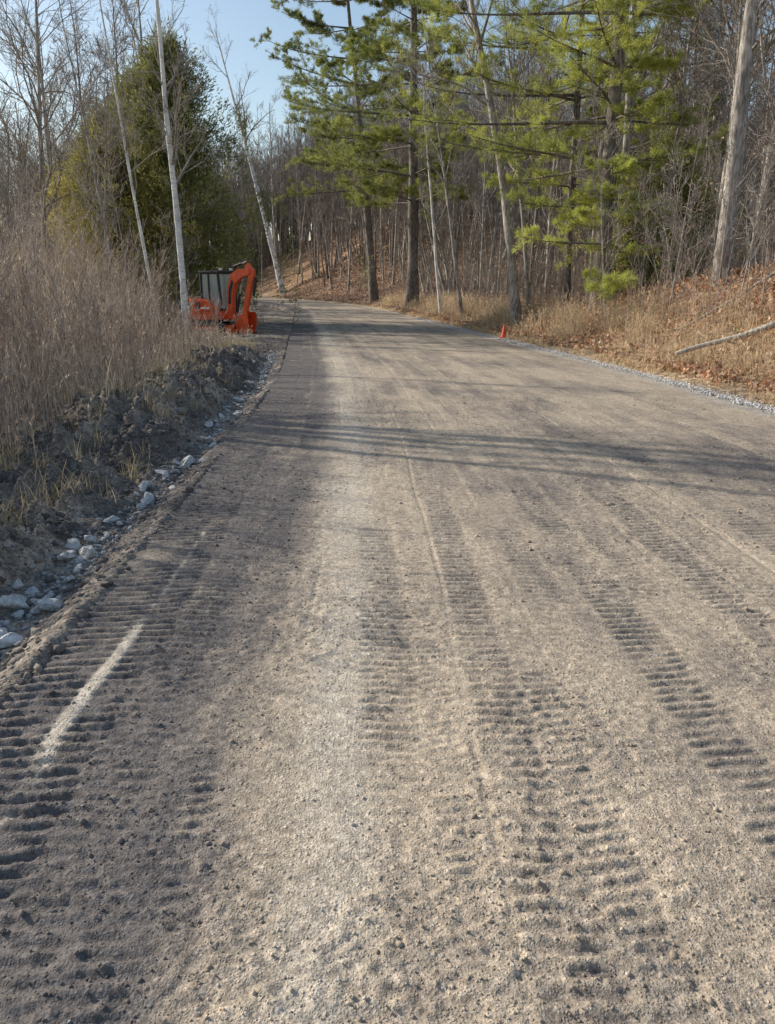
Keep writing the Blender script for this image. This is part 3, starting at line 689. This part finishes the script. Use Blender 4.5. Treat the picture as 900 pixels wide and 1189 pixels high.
EX['label']='orange mini excavator with folded boom parked beside the ditch';EX['category']='excavator'
for sy in (-1,1):
    bm=bmesh.new();pts=[];n_=14
    for a in np.linspace(-90,90,n_): pts.append((.78+.23*math.cos(math.radians(a)),.24+.23*math.sin(math.radians(a))))
    for x in np.linspace(.7,-.7,16): pts.append((x,.47+(.018 if int(x*20)%2 else 0)))
    for a in np.linspace(90,270,n_): pts.append((-.78+.23*math.cos(math.radians(a)),.24+.23*math.sin(math.radians(a))))
    for x in np.linspace(-.7,.7,22): pts.append((x,.01-(.02 if int(round((x+.7)/.0667))%2 else 0)))
    prism(bm,pts,sy*.62-.15,sy*.62+.15);t_=fin(bm,'track',M_rub,EX)
    bm=bmesh.new()
    for x in (-.78,.78): cyl(bm,(x,sy*.79-.02,.24),(x,sy*.79+.02,.24),.15,16)
    for x in (-.4,0,.4): cyl(bm,(x,sy*.79-.02,.13),(x,sy*.79+.02,.13),.08,12)
    box(bm,(0,sy*.775,.27),(1.25,.03,.12));fin(bm,'track_wheel',M_or,t_)
bm=bmesh.new();box(bm,(0,0,.32),(1.1,1.0,.22));cyl(bm,(0,0,.40),(0,0,.58),.42,24);fin(bm,'undercarriage',M_bk,EX,.01)
bm=bmesh.new();pts=[(1.32,.02),(1.28,.14),(1.27,.27),(1.31,.40),(1.35,.40),(1.31,.27),(1.33,.13),(1.38,.02)];prism(bm,pts,-.80,.80)
for y_ in(-.35,.35): box(bm,(1.0,y_,.24),(.62,.10,.12))
fin(bm,'dozer_blade',M_or,EX)
def plan(bm,pts,z0,z1):
    a=[bm.verts.new((x,y_,z0)) for x,y_ in pts];b_=[bm.verts.new((x,y_,z1)) for x,y_ in pts];n_=len(pts)
    bm.faces.new(a[::-1]);bm.faces.new(b_)
    for i in range(n_): bm.faces.new((a[i],a[(i+1)%n_],b_[(i+1)%n_],b_[i]))
def arcp(cx,cy,r_,a0,a1,n_): return [(cx+r_*math.cos(math.radians(a)),cy+r_*math.sin(math.radians(a))) for a in np.linspace(a0,a1,n_)]
house=bmesh.new()
pl_=[(.72,-.68),(.80,-.3),(.80,.68),(.0,.74)]+arcp(-.15,0,.78,95,265,16)+[(.0,-.74)]
plan(house,pl_,.60,.92);HS=fin(house,'body',M_or,EX,.035,3)
bm=bmesh.new();plan(bm,[(-.25,.70)]+arcp(-.15,0,.76,110,250,14)+[(-.25,-.70)],.935,1.42);fin(bm,'counterweight',M_or,EX,.05,3)
bm=bmesh.new();prism(bm,[(-.24,.935),(.62,.935),(.58,1.12),(.30,1.30),(-.24,1.40)],-.70,-.30);fin(bm,'engine_hood',M_or,EX,.04,3)
bm=bmesh.new();box(bm,(.25,-.712,1.04),(.42,.012,.07));fin(bm,'decal',M_wh,EX)
bm=bmesh.new();box(bm,(-.10,-.712,1.14),(.20,.012,.26));fin(bm,'air_vent',M_bk,EX)
cab=bmesh.new()
x0,x1,y0,y1,zb_,zt=-.28,.72,-.27,.70,.93,2.40
for (x,y_) in ((x0,y0),(x1,y0),(x0,y1),(x1,y1)):
    top=(x-(.12 if x>0 else -.02),y_,zt)
    cyl(cab,(x,y_,zb_),top,.06,8)
for y_ in(y0,y1):
    cyl(cab,(x0,y_,zb_+.02),(x1,y_,zb_+.02),.05,8);cyl(cab,(.14,y_,zb_),(.12,y_,zt),.045,8)
for x in(x0,x1): cyl(cab,(x,y0,zb_+.02),(x,y1,zb_+.02),.05,8)
box(cab,(.22,.215,.99),(.98,.96,.10));box(cab,(x0+.03,.215,1.25),(.05,.90,.45))
CB=fin(cab,'cab',M_bk,EX)
bm=bmesh.new();box(bm,(.17,.215,2.42),(1.06,1.08,.10));fin(bm,'roof',M_bk,CB,.035,3)
for nm,pts in (('window',[(x1,y0,zb_+.05),(x1,y1,zb_+.05),(x1-.12,y1,zt-.06),(x1-.12,y0,zt-.06)]),('window',[(x0,y0,1.45),(x0,y1,1.45),(x0+.02,y1,zt-.06),(x0+.02,y0,zt-.06)]),
      ('window',[(x0,y0,1.3),(x1,y0,zb_+.05),(x1-.12,y0,zt-.06),(x0+.02,y0,zt-.06)]),('window',[(x0,y1,zb_+.05),(x1,y1,zb_+.05),(x1-.12,y1,zt-.06),(x0+.02,y1,zt-.06)])):
    bm=bmesh.new();bm.faces.new([bm.verts.new(p) for p in pts]);fin(bm,nm,M_gl,CB)
bm=bmesh.new();box(bm,(.0,.2,1.15),(.45,.46,.14));box(bm,(-.12,.2,1.5),(.13,.44,.72),Euler((0,-.15,0)));box(bm,(-.18,.2,1.95),(.09,.26,.18))
fin(bm,'seat',M_seat,CB,.04,2)
bm=bmesh.new();box(bm,(.05,-.1,1.2),(.4,.12,.3));box(bm,(.05,.5,1.2),(.4,.12,.3));cyl(bm,(.2,-.1,1.3),(.24,-.1,1.6),.02);cyl(bm,(.2,.5,1.3),(.24,.5,1.6),.02);fin(bm,'control_console',M_bk,CB,.01)
for y_ in(-.1,.55):
    bm=bmesh.new();box(bm,(.62,y_,2.53),(.07,.14,.10));fin(bm,'work_light',M_wh,CB,.015)
bm=bmesh.new();box(bm,(.92,-.05,.78),(.34,.30,.34));cyl(bm,(1.02,-.05,.55),(1.02,-.05,1.05),.11,16);fin(bm,'swing_bracket',M_or,EX,.02)
bp=[(.94,.84),(1.12,.78),(1.17,1.20),(1.20,1.62),(1.36,1.98),(1.64,2.20),(2.04,2.30),(2.12,2.40),(2.04,2.52),(1.52,2.53),(1.18,2.34),(1.00,1.98),(.93,1.45)]
bm=bmesh.new();prism(bm,bp,-.17,.07);BM=fin(bm,'boom',M_or,EX,.012)
bm=bmesh.new();prism(bm,[(.99,1.20),(1.12,1.20),(1.15,1.62),(1.30,2.02),(1.21,2.12),(1.05,1.8)],-.176,-.1725);fin(bm,'decal',M_bk,BM)
ap=[(1.86,2.64),(1.98,2.74),(2.24,2.48),(2.24,2.26),(1.94,1.30),(1.78,.78),(1.62,.80),(1.76,1.40),(1.99,2.22)]
bm=bmesh.new();prism(bm,ap,-.13,.03);fin(bm,'arm',M_or,EX,.012)
for nm,a_,b2,m_ in (('boom_cylinder',(1.30,-.05,.86),(1.66,-.05,2.18),.55),('arm_cylinder',(1.25,-.05,2.62),(1.90,-.05,2.80),.6),('bucket_cylinder',(2.32,-.05,2.20),(2.06,-.05,1.05),.6)):
    A=Vector(a_);B=Vector(b2)
    bm=bmesh.new();cyl(bm,A,A.lerp(B,m_),.055,14);c_=fin(bm,nm,M_bk,EX)
    bm=bmesh.new();cyl(bm,A.lerp(B,m_),B,.028,12);fin(bm,'cylinder_rod',M_chrome,c_)
dx=np.array([.04,-.02])
bk=np.array([(1.98,.92),(1.74,.86),(1.50,.72),(1.36,.46),(1.44,.20),(1.66,.06),(1.90,.08),(2.0,.16),(1.92,.14),(1.70,.12),(1.50,.26),(1.43,.46),(1.56,.68),(1.78,.78)])+dx
bm=bmesh.new();prism(bm,[tuple(p) for p in bk],-.32,.22)
for y_ in(-.325,.225):
    prism(bm,[(2.02,.90),(1.78,.84),(1.54,.70),(1.40,.44),(1.48,.18),(1.70,.04),(1.94,.06),(2.06,.48)],y_-.008,y_+.008)
for k_ in range(4): box(bm,(2.04,-.26+.135*k_,.11),(.14,.04,.03),Euler((0,-.6,0)))
fin(bm,'bucket',M_or,EX)
M_cone=mat_plain('orange_cone_plastic',(.75,.09,.03),.5,0,.1,5)
def cone(X,Y,label):
    e=bpy.data.objects.new('traffic_cone',None);COL.objects.link(e);e.location=(X,Y,GX(X,Y)+.0);e['label']=label;e['category']='traffic cone';e.scale=(.85,)*3
    bm=bmesh.new();box(bm,(0,0,.02),(.36,.36,.04));fin(bm,'base',M_cone,e,.008)
    bm=bmesh.new();cyl(bm,(0,0,.04),(0,0,.52),.13,20,.025);fin(bm,'cone_body',M_cone,e)
cone(3.98,27.0,'small orange traffic cone on the grass verge')
# ------------------------------------------------------------ light, sky, camera
S=Vector((-.88,.42,0)).normalized();el=math.radians(27)
S=Vector((S.x*math.cos(el),S.y*math.cos(el),math.sin(el)))
sun=bpy.data.lights.new('sun','SUN');sun.energy=5.0;sun.angle=math.radians(.5);sun.color=(1,.93,.82)
so=bpy.data.objects.new('sun',sun);COL.objects.link(so);so.rotation_euler=S.to_track_quat('Z','Y').to_euler();so.location=(-20,20,30)
w=bpy.data.worlds.new('World');scene.world=w;w.use_nodes=True;nt=w.node_tree
bgn=nt.nodes['Background'];sk=nt.nodes.new('ShaderNodeTexSky');sk.sky_type='NISHITA';sk.sun_disc=False
sk.sun_elevation=el;sk.sun_rotation=math.atan2(S.x,S.y);sk.air_density=1.2;sk.dust_density=1.2;sk.ozone_density=1.4
nt.links.new(sk.outputs[0],bgn.inputs[0]);bgn.inputs[1].default_value=.15
cam=bpy.data.cameras.new('camera');cam.sensor_fit='HORIZONTAL';cam.sensor_width=36;cam.lens=35.84;cam.clip_end=2000;cam.clip_start=.05
co=bpy.data.objects.new('camera',cam);COL.objects.link(co);co.location=(0,0,1.6);co.rotation_euler=(math.radians(90-16.1),0,0)
scene.camera=co
scene.view_settings.view_transform='Standard';scene.view_settings.look='None';scene.view_settings.exposure=0
